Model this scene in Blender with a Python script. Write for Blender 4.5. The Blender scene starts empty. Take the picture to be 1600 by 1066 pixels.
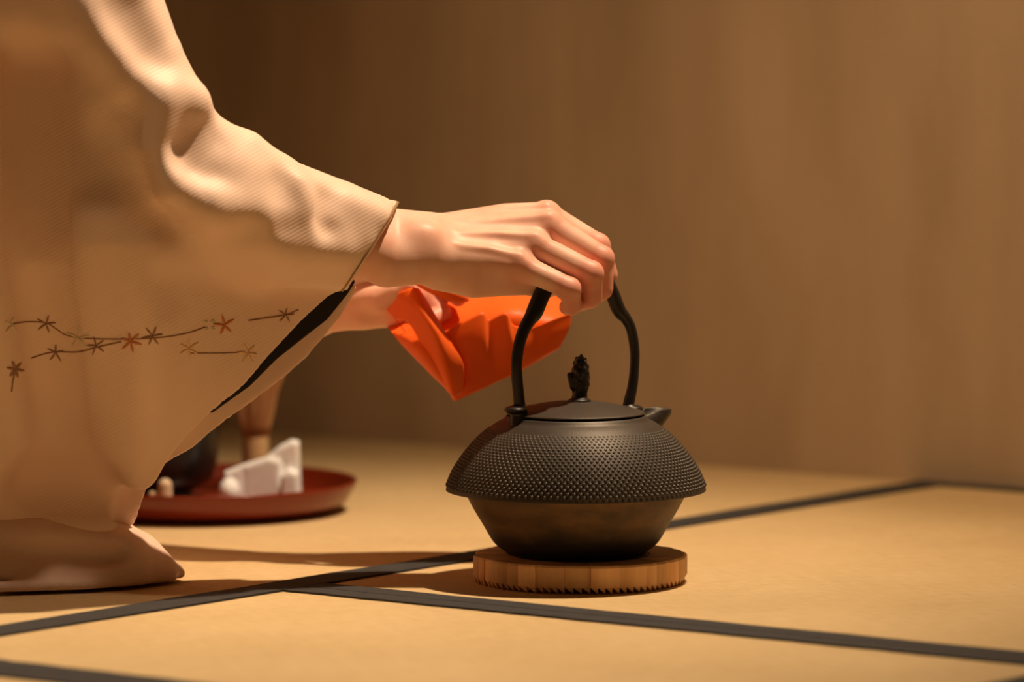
import bpy, bmesh, math, random
import numpy as np
from mathutils import Vector, Matrix
from mathutils.bvhtree import BVHTree

random.seed(7)
rng = np.random.default_rng(7)
scene = bpy.context.scene
COL = scene.collection

# ------------------------------------------------------------------ camera
PITCH = math.radians(4.545)
CAM = Vector((-0.0495, -3.784, 0.480))
FPX = 8000.0
cam_data = bpy.data.cameras.new('camera')
cam_data.sensor_width = 36.0
cam_data.lens = FPX / 1600.0 * 36.0
cam_data.clip_start = 0.05
cam_data.dof.use_dof = True
cam_data.dof.focus_distance = 3.76
cam_data.dof.aperture_fstop = 4.0
cam = bpy.data.objects.new('camera', cam_data)
cam.location = CAM
cam.rotation_euler = (math.pi / 2 - PITCH, 0, 0)
COL.objects.link(cam)
scene.camera = cam

# ------------------------------------------------------------------ world, lamps, exposure
world = bpy.data.worlds.new('dim_room')
scene.world = world
world.use_nodes = True
bg = world.node_tree.nodes['Background']
bg.inputs['Color'].default_value = (1.0, 0.50, 0.18, 1)
bg.inputs['Strength'].default_value = 0.02

def lamp(name, kind, loc, target, energy, color, **kw):
    d = bpy.data.lights.new(name, kind)
    d.energy = energy
    d.color = color
    for k, v in kw.items():
        setattr(d, k, v)
    o = bpy.data.objects.new(name, d)
    o.location = loc
    o.rotation_euler = (Vector(target) - Vector(loc)).to_track_quat('-Z', 'Y').to_euler()
    COL.objects.link(o)
    return o

# warm ceiling spot above and to the right of the kettle
lamp('ceiling_spot', 'SPOT', (0.50, 0.06, 1.98), (-0.46, -0.12, 0.15), 232, (1.0, 0.74, 0.48),
     spot_size=math.radians(63), spot_blend=1.0, shadow_soft_size=0.035)
# added spot with no known source, brightens the plaster wall
lamp('added_wall_spot', 'SPOT', (0.30, -0.75, 2.25), (0.64, 0.44, 0.60), 135, (1.0, 0.68, 0.38),
     spot_size=math.radians(50), spot_blend=1.0, shadow_soft_size=0.06)
# narrow invented spot above the person, added to brighten the hem
lamp('added_hem_spot', 'SPOT', (-0.60, -0.60, 2.3), (-0.53, -0.12, 0.05), 34, (1.0, 0.74, 0.50),
     spot_size=math.radians(22), spot_blend=0.8, shadow_soft_size=0.05)

vs = scene.view_settings
vs.view_transform = 'Standard'
vs.look = 'None'
vs.exposure = 0.0
vs.gamma = 1.0
vs.use_curve_mapping = False

# ------------------------------------------------------------------ helpers
def at(px, py, Y):
    """world point seen at photo pixel (px, py) on the plane at depth Y"""
    c, s = math.cos(PITCH), math.sin(PITCH)
    a, b = (px - 800) / FPX, (533 - py) / FPX
    r = Vector((a, c + b * s, -s + b * c))
    return CAM + r * ((Y - CAM.y) / r.y)

def on_floor(px, py, z=0.0):
    c, s = math.cos(PITCH), math.sin(PITCH)
    a, b = (px - 800) / FPX, (533 - py) / FPX
    r = Vector((a, c + b * s, -s + b * c))
    return CAM + r * ((z - CAM.z) / r.z)

def mesh_obj(name, verts, faces, mat, parent=None, smooth=True):
    me = bpy.data.meshes.new(name)
    me.from_pydata([tuple(map(float, v)) for v in verts], [], [tuple(map(int, f)) for f in faces])
    me.materials.append(mat)
    if smooth:
        me.polygons.foreach_set('use_smooth', [True] * len(me.polygons))
    me.update()
    o = bpy.data.objects.new(name, me)
    COL.objects.link(o)
    if parent is not None:
        o.parent = parent
        o.matrix_parent_inverse = parent.matrix_world.inverted()
    return o

def bm_obj(name, bm, mat, parent=None, smooth=False):
    me = bpy.data.meshes.new(name)
    bmesh.ops.recalc_face_normals(bm, faces=bm.faces)
    bm.to_mesh(me)
    bm.free()
    me.materials.append(mat)
    if smooth:
        me.polygons.foreach_set('use_smooth', [True] * len(me.polygons))
    o = bpy.data.objects.new(name, me)
    COL.objects.link(o)
    if parent is not None:
        o.parent = parent
        o.matrix_parent_inverse = parent.matrix_world.inverted()
    return o

def thing(name, label, cat, loc, group=None):
    o = bpy.data.objects.new(name, None)
    o.empty_display_size = 0.02
    o.location = loc
    COL.objects.link(o)
    o['label'] = label
    o['category'] = cat
    if group:
        o['group'] = group
    bpy.context.view_layer.update()
    return o

def tag(o, label, cat, group=None):
    o['label'] = label
    o['category'] = cat
    if group:
        o['group'] = group

def catmull(pts, n):
    """pts: list of equal-length tuples; returns n samples per span"""
    P = np.array(pts, float)
    out = []
    m = len(P)
    for i in range(m - 1):
        p0, p1, p2, p3 = P[max(i - 1, 0)], P[i], P[i + 1], P[min(i + 2, m - 1)]
        for k in range(n):
            t = k / n
            out.append(0.5 * ((2 * p1) + (-p0 + p2) * t + (2 * p0 - 5 * p1 + 4 * p2 - p3) * t * t
                              + (-p0 + 3 * p1 - 3 * p2 + p3) * t ** 3))
    out.append(P[-1])
    return np.array(out)

def lathe(profile, seg, center=(0, 0, 0), fn=None):
    """profile [(r,z)] -> verts, faces. fn(angle) scales the radius"""
    verts, faces = [], []
    cx, cy, cz = center
    n = len(profile)
    for j in range(seg):
        a = 2 * math.pi * j / seg
        for (r, z) in profile:
            k = fn(a, r, z) if fn else 1.0
            verts.append((cx + r * k * math.cos(a), cy + r * k * math.sin(a), cz + z))
    for j in range(seg):
        j2 = (j + 1) % seg
        for i in range(n - 1):
            faces.append((j * n + i, j2 * n + i, j2 * n + i + 1, j * n + i + 1))
    return verts, faces

def tube(samples, seg=12, squash=None, cap=True):
    """samples: array (n,4): xyz + radius"""
    S = np.array(samples, float)
    n = len(S)
    P, R = S[:, :3], S[:, 3]
    T = np.gradient(P, axis=0)
    T /= np.linalg.norm(T, axis=1)[:, None] + 1e-12
    ref = np.array([0, 1, 0.0]) if abs(T[0][1]) < 0.9 else np.array([1, 0, 0.0])
    verts, faces = [], []
    for i in range(n):
        u = ref - T[i] * ref.dot(T[i])
        u /= np.linalg.norm(u)
        v = np.cross(T[i], u)
        ref = u
        for k in range(seg):
            a = 2 * math.pi * k / seg
            verts.append(P[i] + R[i] * (math.cos(a) * u * (squash or 1.0) + math.sin(a) * v))
    for i in range(n - 1):
        for k in range(seg):
            k2 = (k + 1) % seg
            faces.append((i * seg + k, i * seg + k2, (i + 1) * seg + k2, (i + 1) * seg + k))
    if cap:
        faces.append(tuple(range(seg - 1, -1, -1)))
        faces.append(tuple((n - 1) * seg + k for k in range(seg)))
    return verts, faces

# ---- implicit-surface sculpting (smooth unions on a grid, meshed with surface nets)
def smin(a, b, k):
    if k <= 0:
        return np.minimum(a, b)
    h = np.clip(0.5 + 0.5 * (b - a) / k, 0, 1)
    return b * (1 - h) + a * h - k * h * (1 - h)

class Sculpt:
    def __init__(self, lo, hi, h):
        self.lo = np.array(lo, np.float32)
        self.h = h
        self.n = [int(math.ceil((b - a) / h)) + 1 for a, b in zip(lo, hi)]
        self.ax = [(lo[i] + h * np.arange(self.n[i])).astype(np.float32) for i in range(3)]
        self.F = np.full(self.n, 0.2, np.float32)

    def _box(self, lo, hi):
        sl = []
        for i in range(3):
            a = int(np.clip(math.floor((lo[i] - self.lo[i]) / self.h), 0, self.n[i]))
            b = int(np.clip(math.ceil((hi[i] - self.lo[i]) / self.h) + 1, 0, self.n[i]))
            sl.append(slice(a, b))
        X = self.ax[0][sl[0]][:, None, None]
        Y = self.ax[1][sl[1]][None, :, None]
        Z = self.ax[2][sl[2]][None, None, :]
        return tuple(sl), X, Y, Z

    def _apply(self, sl, d, k, op):
        if d.size == 0:
            return
        if op == 'add':
            self.F[sl] = smin(self.F[sl], d, k)
        else:
            self.F[sl] = -smin(-self.F[sl], d, k)

    def chain(self, pts, k=0.005, op='add', yscale=1.0, margin=0.03):
        """pts: [(x,y,z,r)] tapered capsule chain"""
        P = np.array(pts, float)
        rm = P[:, 3].max() + margin
        sl, X, Y, Z = self._box(P[:, :3].min(0) - rm, P[:, :3].max(0) + rm)
        D = None
        for i in range(max(1, len(P) - 1)):
            a = P[i]
            b = P[min(i + 1, len(P) - 1)]
            ab = b[:3] - a[:3]
            L2 = float(ab.dot(ab)) + 1e-12
            x, y, z = X - a[0], Y - a[1], Z - a[2]
            t = np.clip((x * ab[0] + y * ab[1] + z * ab[2]) / L2, 0, 1)
            d = np.sqrt((x - t * ab[0]) ** 2 + ((y - t * ab[1]) / yscale) ** 2 + (z - t * ab[2]) ** 2) - (a[3] + t * (b[3] - a[3]))
            D = d if D is None else np.minimum(D, d)
        self._apply(sl, D, k, op)

    def ell(self, c, r, k=0.005, op='add', rot=None, margin=0.03):
        c = np.array(c, float)
        r = np.array(r, float)
        rm = r.max() + margin
        sl, X, Y, Z = self._box(c - rm, c + rm)
        x, y, z = X - c[0], Y - c[1], Z - c[2]
        if rot is not None:
            R = np.array(rot)
            x, y, z = (R[0][0] * x + R[0][1] * y + R[0][2] * z, R[1][0] * x + R[1][1] * y + R[1][2] * z,
                       R[2][0] * x + R[2][1] * y + R[2][2] * z)
        k0 = np.sqrt((x / r[0]) ** 2 + (y / r[1]) ** 2 + (z / r[2]) ** 2)
        k1 = np.sqrt((x / r[0] ** 2) ** 2 + (y / r[1] ** 2) ** 2 + (z / r[2] ** 2) ** 2) + 1e-9
        self._apply(sl, k0 * (k0 - 1.0) / k1, k, op)

    def slab(self, poly, y0, half, k=0.006, op='add', rnd=0.002, margin=0.03):
        """poly: [(x,z)] outline extruded along y around y0(X,Z) (function or number)"""
        Q = np.array(poly, float)
        ys = [y0(px, pz) for px, pz in Q] if callable(y0) else [y0]
        lo = (Q[:, 0].min() - margin, min(ys) - half - margin - 0.06, Q[:, 1].min() - margin)
        hi = (Q[:, 0].max() + margin, max(ys) + half + margin + 0.06, Q[:, 1].max() + margin)
        sl, X, Y, Z = self._box(lo, hi)
        x, z = X[:, 0, :], Z[0, :, :]
        x, z = np.broadcast_arrays(X[:, 0, :], Z[0])
        d2 = np.full(x.shape, 1e9)
        inside = np.zeros(x.shape, bool)
        m = len(Q)
        for i in range(m):
            a, b = Q[i], Q[(i + 1) % m]
            e = b - a
            t = np.clip(((x - a[0]) * e[0] + (z - a[1]) * e[1]) / (e.dot(e) + 1e-12), 0, 1)
            d2 = np.minimum(d2, (x - a[0] - t * e[0]) ** 2 + (z - a[1] - t * e[1]) ** 2)
            c = (a[1] > z) != (b[1] > z)
            xi = (b[0] - a[0]) * (z - a[1]) / (b[1] - a[1] + 1e-12) + a[0]
            inside ^= c & (x < xi)
        d = np.sqrt(d2)
        d = np.where(inside, -d, d) + rnd
        yc = y0(X, Z) if callable(y0) else y0
        q = np.abs(Y - yc) - half + rnd
        dd = d[:, None, :]
        out = np.sqrt(np.maximum(dd, 0) ** 2 + np.maximum(q, 0) ** 2) + np.minimum(np.maximum(dd, q), 0) - rnd
        self._apply(sl, out.astype(np.float32), k, op)

    def cut_plane(self, p, n, k=0.002):
        n = np.array(n, float) / np.linalg.norm(n)
        X, Y, Z = self.ax[0][:, None, None], self.ax[1][None, :, None], self.ax[2][None, None, :]
        d = (X - p[0]) * n[0] + (Y - p[1]) * n[1] + (Z - p[2]) * n[2]
        self.F = -smin(-self.F, -d, k)

    def mesh(self, smooth=2):
        F = self.F
        F[0], F[-1] = 0.2, 0.2
        F[:, 0], F[:, -1] = 0.2, 0.2
        F[:, :, 0], F[:, :, -1] = 0.2, 0.2
        ins = F < 0
        nx, ny, nz = F.shape
        cnt = np.zeros((nx - 1, ny - 1, nz - 1), np.int8)
        offs = [(i, j, k) for i in (0, 1) for j in (0, 1) for k in (0, 1)]
        for (i, j, k) in offs:
            cnt += ins[i:nx - 1 + i, j:ny - 1 + j, k:nz - 1 + k]
        act = np.argwhere((cnt > 0) & (cnt < 8))
        vid = np.full(cnt.shape, -1, np.int64)
        vid[act[:, 0], act[:, 1], act[:, 2]] = np.arange(len(act))
        cv = {o: F[act[:, 0] + o[0], act[:, 1] + o[1], act[:, 2] + o[2]] for o in offs}
        pos = np.zeros((len(act), 3))
        num = np.zeros(len(act))
        for a in offs:
            for axis in range(3):
                if a[axis] == 0:
                    b = list(a); b[axis] = 1; b = tuple(b)
                    va, vb = cv[a], cv[b]
                    cr = (va < 0) != (vb < 0)
                    t = np.where(cr, va / np.where(cr, va - vb, 1), 0)
                    p = np.array(a, float)[None, :].repeat(len(act), 0)
                    p[:, axis] += t
                    pos += p * cr[:, None]
                    num += cr
        V = (act + pos / num[:, None]) * self.h + self.lo
        quads = []
        for axis in range(3):
            o1, o2 = [(1, 2), (2, 0), (0, 1)][axis]
            s0 = [slice(1, -1)] * 3
            s0[axis] = slice(0, -1)
            s1 = list(s0)
            s1[axis] = slice(1, None)
            A, B = ins[tuple(s0)], ins[tuple(s1)]
            e = np.argwhere(A != B)
            if not len(e):
                continue
            flip = A[e[:, 0], e[:, 1], e[:, 2]]
            base = e + 1
            base[:, axis] -= 1
            def cell(d1, d2):
                c = base.copy()
                c[:, o1] += d1
                c[:, o2] += d2
                return vid[c[:, 0], c[:, 1], c[:, 2]]
            q = np.stack([cell(-1, -1), cell(0, -1), cell(0, 0), cell(-1, 0)], 1)
            q = np.where(flip[:, None], q, q[:, ::-1])
            quads.append(q)
        Q = np.concatenate(quads)
        Q = Q[(Q >= 0).all(1)]
        E = np.concatenate([Q[:, [0, 1]], Q[:, [1, 2]], Q[:, [2, 3]], Q[:, [3, 0]]])
        E = np.concatenate([E, E[:, ::-1]])
        deg = np.bincount(E[:, 0], minlength=len(V))[:, None]
        for _ in range(smooth):
            S = np.stack([np.bincount(E[:, 0], weights=V[E[:, 1], c], minlength=len(V)) for c in range(3)], 1)
            V = V * 0.45 + 0.55 * S / np.maximum(deg, 1)
        return V, Q

def np_mesh(name, V, Q):
    me = bpy.data.meshes.new(name)
    me.vertices.add(len(V))
    me.vertices.foreach_set('co', np.ascontiguousarray(V, np.float32).ravel())
    me.loops.add(Q.size)
    me.loops.foreach_set('vertex_index', np.ascontiguousarray(Q, np.int32).ravel())
    me.polygons.add(len(Q))
    me.polygons.foreach_set('loop_start', np.arange(0, Q.size, 4, dtype=np.int32))
    me.polygons.foreach_set('use_smooth', np.ones(len(Q), bool))
    me.update(calc_edges=True)
    me.validate()
    return me

def np_obj(name, V, Q, mat, parent=None):
    me = np_mesh(name, V, Q)
    me.materials.append(mat)
    o = bpy.data.objects.new(name, me)
    COL.objects.link(o)
    if parent is not None:
        o.parent = parent
        o.matrix_parent_inverse = parent.matrix_world.inverted()
    return o

# ------------------------------------------------------------------ materials
def material(name, color, rough=0.6, metallic=0.0, var=0.0, var_scale=20.0, bump=0.0, bump_scale=200.0,
             color2=None, stretch=(1, 1, 1), spec=0.5, sss=0.0, sss_radius=(1, .3, .15), sheen=0.0,
             coat=0.0, detail=4.0, bump_dist=0.001, coords='Object'):
    m = bpy.data.materials.new(name)
    m.use_nodes = True
    nt = m.node_tree
    b = nt.nodes['Principled BSDF']
    b.inputs['Base Color'].default_value = (*color, 1)
    b.inputs['Roughness'].default_value = rough
    b.inputs['Metallic'].default_value = metallic
    b.inputs['Specular IOR Level'].default_value = spec
    if sss:
        b.inputs['Subsurface Weight'].default_value = sss
        b.inputs['Subsurface Radius'].default_value = sss_radius
        b.inputs['Subsurface Scale'].default_value = 0.006
    if sheen:
        b.inputs['Sheen Weight'].default_value = sheen
    if coat:
        b.inputs['Coat Weight'].default_value = coat
        b.inputs['Coat Roughness'].default_value = 0.12
    tc = nt.nodes.new('ShaderNodeTexCoord')
    mp = nt.nodes.new('ShaderNodeMapping')
    mp.inputs['Scale'].default_value = stretch
    nt.links.new(tc.outputs[coords], mp.inputs['Vector'])
    m['mp'] = mp.name
    if var or color2:
        n = nt.nodes.new('ShaderNodeTexNoise')
        n.inputs['Scale'].default_value = var_scale
        n.inputs['Detail'].default_value = detail
        nt.links.new(mp.outputs[0], n.inputs['Vector'])
        r = nt.nodes.new('ShaderNodeValToRGB')
        r.color_ramp.elements[0].position = 0.32
        r.color_ramp.elements[1].position = 0.68
        c2 = color2 or tuple(c * (1 + var) for c in color)
        c1 = color if color2 else tuple(c * (1 - var) for c in color)
        r.color_ramp.elements[0].color = (*c1, 1)
        r.color_ramp.elements[1].color = (*c2, 1)
        nt.links.new(n.outputs['Fac'], r.inputs['Fac'])
        nt.links.new(r.outputs['Color'], b.inputs['Base Color'])
    if bump:
        n2 = nt.nodes.new('ShaderNodeTexNoise')
        n2.inputs['Scale'].default_value = bump_scale
        n2.inputs['Detail'].default_value = 3
        nt.links.new(mp.outputs[0], n2.inputs['Vector'])
        bp = nt.nodes.new('ShaderNodeBump')
        bp.inputs['Strength'].default_value = bump
        bp.inputs['Distance'].default_value = bump_dist
        nt.links.new(n2.outputs['Fac'], bp.inputs['Height'])
        nt.links.new(bp.outputs['Normal'], b.inputs['Normal'])
    return m

def tatami_material():
    m = material('tatami_rush', (0.68, 0.50, 0.27), rough=0.62, spec=0.3)
    nt = m.node_tree
    b = nt.nodes['Principled BSDF']
    mp = nt.nodes[m['mp']]
    # fine rush strands across the mat, bundled into rows by the warp threads
    def noise(scale, vec_scale):
        mm = nt.nodes.new('ShaderNodeMapping')
        mm.inputs['Scale'].default_value = vec_scale
        nt.links.new(mp.outputs[0], mm.inputs['Vector'])
        n = nt.nodes.new('ShaderNodeTexNoise')
        n.inputs['Scale'].default_value = scale
        n.inputs['Detail'].default_value = 3
        nt.links.new(mm.outputs[0], n.inputs['Vector'])
        return n
    strand = noise(60, (1.0, 9.0, 1))
    patch = noise(5, (1, 1, 1))
    wave = nt.nodes.new('ShaderNodeTexWave')
    wave.wave_type = 'BANDS'
    wave.bands_direction = 'X'
    wave.inputs['Scale'].default_value = 18
    wave.inputs['Distortion'].default_value = 1.2
    wave.inputs['Detail Scale'].default_value = 6
    nt.links.new(mp.outputs[0], wave.inputs['Vector'])
    add = nt.nodes.new('ShaderNodeMath')
    add.operation = 'MULTIPLY_ADD'
    add.inputs[1].default_value = 0.25
    nt.links.new(wave.outputs['Fac'], add.inputs[0])
    nt.links.new(strand.outputs['Fac'], add.inputs[2])
    bp = nt.nodes.new('ShaderNodeBump')
    bp.inputs['Strength'].default_value = 0.6
    bp.inputs['Distance'].default_value = 0.001
    nt.links.new(add.outputs[0], bp.inputs['Height'])
    nt.links.new(bp.outputs['Normal'], b.inputs['Normal'])
    r = nt.nodes.new('ShaderNodeValToRGB')
    r.color_ramp.elements[0].position = 0.3
    r.color_ramp.elements[1].position = 0.7
    r.color_ramp.elements[0].color = (0.57, 0.40, 0.195, 1)
    r.color_ramp.elements[1].color = (0.81, 0.61, 0.34, 1)
    mix = nt.nodes.new('ShaderNodeMath')
    mix.operation = 'MULTIPLY_ADD'
    mix.inputs[1].default_value = 0.6
    nt.links.new(strand.outputs['Fac'], mix.inputs[0])
    half = nt.nodes.new('ShaderNodeMath')
    half.operation = 'MULTIPLY'
    half.inputs[1].default_value = 0.4
    nt.links.new(patch.outputs['Fac'], half.inputs[0])
    nt.links.new(half.outputs[0], mix.inputs[2])
    nt.links.new(mix.outputs[0], r.inputs['Fac'])
    nt.links.new(r.outputs['Color'], b.inputs['Base Color'])
    return m

def silk_material(name, color, twill=True, rough=0.5):
    m = material(name, color, rough=rough, spec=0.35, var=0.04, var_scale=9, sheen=0.15)
    nt = m.node_tree
    b = nt.nodes['Principled BSDF']
    if twill:
        mp = nt.nodes[m['mp']]
        mm = nt.nodes.new('ShaderNodeMapping')
        mm.inputs['Rotation'].default_value = (0, math.radians(28), 0)
        nt.links.new(mp.outputs[0], mm.inputs['Vector'])
        w = nt.nodes.new('ShaderNodeTexWave')
        w.wave_type = 'BANDS'
        w.bands_direction = 'Z'
        w.inputs['Scale'].default_value = 125
        w.inputs['Distortion'].default_value = 0.6
        w.inputs['Detail'].default_value = 1
        nt.links.new(mm.outputs[0], w.inputs['Vector'])
        bp = nt.nodes.new('ShaderNodeBump')
        bp.inputs['Strength'].default_value = 0.16
        bp.inputs['Distance'].default_value = 0.0005
        nt.links.new(w.outputs['Fac'], bp.inputs['Height'])
        nt.links.new(bp.outputs['Normal'], b.inputs['Normal'])
    return m

def random_tone(m, amount):
    """brightness differs a little from object to object"""
    nt = m.node_tree
    b = nt.nodes['Principled BSDF']
    src = b.inputs['Base Color'].links[0].from_socket if b.inputs['Base Color'].links else None
    oi = nt.nodes.new('ShaderNodeObjectInfo')
    mr = nt.nodes.new('ShaderNodeMapRange')
    mr.inputs['To Min'].default_value = 1 - amount
    mr.inputs['To Max'].default_value = 1 + amount
    nt.links.new(oi.outputs['Random'], mr.inputs['Value'])
    hs = nt.nodes.new('ShaderNodeHueSaturation')
    if src:
        nt.links.new(src, hs.inputs['Color'])
    else:
        hs.inputs['Color'].default_value = b.inputs['Base Color'].default_value
    nt.links.new(mr.outputs[0], hs.inputs['Value'])
    nt.links.new(hs.outputs[0], b.inputs['Base Color'])

M = {}
M['tatami'] = tatami_material()
M['border'] = material('tatami_border_cloth', (0.033, 0.033, 0.036), rough=0.75, var=0.15, var_scale=60, bump=0.3, bump_scale=900)
M['subfloor'] = material('subfloor_board', (0.20, 0.13, 0.07), rough=0.8, var=0.2, var_scale=8)
M['wall'] = material('earthen_plaster', (0.42, 0.315, 0.21), color2=(0.55, 0.42, 0.29), rough=0.9, var_scale=5.0,
                     stretch=(1.8, 1.8, 0.55), bump=0.4, bump_scale=160, bump_dist=0.0015, spec=0.2, detail=6)
M['iron'] = material('cast_iron', (0.052, 0.043, 0.035), rough=0.50, metallic=0.35, color2=(0.070, 0.055, 0.043), var_scale=25,
                     bump=0.25, bump_scale=700, bump_dist=0.0004)
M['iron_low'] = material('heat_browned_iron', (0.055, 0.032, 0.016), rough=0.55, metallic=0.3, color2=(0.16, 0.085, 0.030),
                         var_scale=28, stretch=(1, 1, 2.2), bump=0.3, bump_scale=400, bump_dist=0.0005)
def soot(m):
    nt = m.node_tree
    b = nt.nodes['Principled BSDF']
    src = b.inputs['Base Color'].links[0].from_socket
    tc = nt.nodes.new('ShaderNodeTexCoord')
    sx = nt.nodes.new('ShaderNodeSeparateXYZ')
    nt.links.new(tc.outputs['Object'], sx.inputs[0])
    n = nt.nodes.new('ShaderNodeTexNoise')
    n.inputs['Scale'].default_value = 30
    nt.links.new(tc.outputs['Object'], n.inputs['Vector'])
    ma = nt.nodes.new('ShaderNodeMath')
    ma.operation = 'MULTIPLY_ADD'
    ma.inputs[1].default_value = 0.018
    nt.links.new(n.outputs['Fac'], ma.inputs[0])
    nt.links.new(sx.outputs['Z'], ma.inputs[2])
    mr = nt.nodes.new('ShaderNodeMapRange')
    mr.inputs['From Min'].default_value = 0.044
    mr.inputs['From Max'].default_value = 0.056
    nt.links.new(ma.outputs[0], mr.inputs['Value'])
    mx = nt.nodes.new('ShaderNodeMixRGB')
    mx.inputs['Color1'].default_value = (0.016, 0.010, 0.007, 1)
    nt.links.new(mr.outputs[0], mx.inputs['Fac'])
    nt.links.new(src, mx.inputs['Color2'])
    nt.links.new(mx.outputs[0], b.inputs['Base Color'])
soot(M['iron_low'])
M['iron_black'] = material('blackened_iron', (0.018, 0.014, 0.012), rough=0.42, metallic=0.3, var=0.2, var_scale=40,
                           bump=0.2, bump_scale=300, bump_dist=0.0004)
M['wood'] = material('trivet_wood', (0.72, 0.40, 0.18), color2=(0.88, 0.56, 0.30), rough=0.6, var_scale=60, stretch=(1, 1, 0.12))
random_tone(M['wood'], 0.22)
M['wood_dark'] = material('trivet_top_wood', (0.23, 0.115, 0.05), rough=0.6, var=0.3, var_scale=40)
M['lacquer'] = material('red_lacquer', (0.17, 0.017, 0.003), rough=0.33, var=0.12, var_scale=6, coat=0.15)
M['black_glaze'] = material('black_glaze', (0.012, 0.009, 0.008), rough=0.3, var=0.3, var_scale=20)
M['bamboo'] = material('bamboo', (0.62, 0.42, 0.22), rough=0.5, var=0.1, var_scale=40, stretch=(1, 1, 0.1))
M['tine'] = material('bamboo_tine', (0.60, 0.33, 0.16), rough=0.55, var=0.1, var_scale=60)
M['thread'] = material('dark_thread', (0.04, 0.02, 0.015), rough=0.8)
M['linen'] = material('white_linen', (0.90, 0.93, 0.98), rough=0.85, var=0.05, var_scale=40, bump=0.3, bump_scale=500)
M['ivory'] = material('ivory_bone', (0.72, 0.56, 0.38), rough=0.4, var=0.08, var_scale=60)
M['silk'] = silk_material('kimono_silk', (0.89, 0.64, 0.505))
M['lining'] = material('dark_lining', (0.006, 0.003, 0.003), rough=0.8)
M['cuff'] = material('cuff_piping', (0.34, 0.20, 0.08), rough=0.6)
M['fukusa'] = material('orange_red_silk', (0.92, 0.130, 0.004), rough=0.5, var=0.05, var_scale=12, spec=0.3, sheen=0.1)
M['skin'] = material('skin', (0.85, 0.46, 0.335), color2=(0.91, 0.57, 0.44), rough=0.48, var_scale=45, sss=0.22, bump=0.15,
                     bump_scale=500, bump_dist=0.0004, spec=0.4)
def flush(m):
    # redder knuckles and finger ends, from the mesh attribute 'flush'
    nt = m.node_tree
    b = nt.nodes['Principled BSDF']
    src = b.inputs['Base Color'].links[0].from_socket
    at_ = nt.nodes.new('ShaderNodeAttribute')
    at_.attribute_name = 'flush'
    mx = nt.nodes.new('ShaderNodeMixRGB')
    mx.inputs['Color2'].default_value = (0.74, 0.27, 0.19, 1)
    nt.links.new(at_.outputs['Fac'], mx.inputs['Fac'])
    nt.links.new(src, mx.inputs['Color1'])
    nt.links.new(mx.outputs[0], b.inputs['Base Color'])
flush(M['skin'])
M['nail'] = material('finger_nail', (0.78, 0.47, 0.36), rough=0.25)
M['hair'] = material('dark_hair', (0.012, 0.009, 0.008), rough=0.35, var=0.3, var_scale=80)
M['thread_dark'] = material('embroidery_dark', (0.34, 0.17, 0.085), rough=0.6)
M['thread_orange'] = material('embroidery_orange', (0.62, 0.21, 0.06), rough=0.5)
M['thread_pale'] = material('embroidery_pale', (0.85, 0.55, 0.30), rough=0.45)
M['thread_ivory'] = material('embroidery_ivory', (0.80, 0.68, 0.48), rough=0.45)

# ------------------------------------------------------------------ setting: tatami floor
ANG = math.radians(53.0)
E1 = Vector((math.cos(ANG), math.sin(ANG), 0))      # u: towards the wall
E2 = Vector((math.sin(ANG), -math.cos(ANG), 0))     # v: along the wall, to the right and nearer
WALL_U = 0.738

def uv(u, v, z=0.0):
    return E1 * u + E2 * v + Vector((0, 0, z))

def box_uv(bm, u0, u1, v0, v1, z0, z1, edge=None):
    vs = [bm.verts.new(uv(u, v, z)) for z in (z0, z1) for (u, v) in ((u0, v0), (u1, v0), (u1, v1), (u0, v1))]
    for f in ((0, 1, 2, 3), (4, 5, 6, 7), (0, 1, 5, 4), (1, 2, 6, 5), (2, 3, 7, 6), (3, 0, 4, 7)):
        bm.faces.new([vs[i] for i in f])

bm = bmesh.new()
box_uv(bm, -3.2, WALL_U + 0.1, -3.2, 3.2, -0.14, -0.056)
floor = bm_obj('floor', bm, M['subfloor'])
floor['kind'] = 'structure'
bpy.context.view_layer.update()

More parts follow.
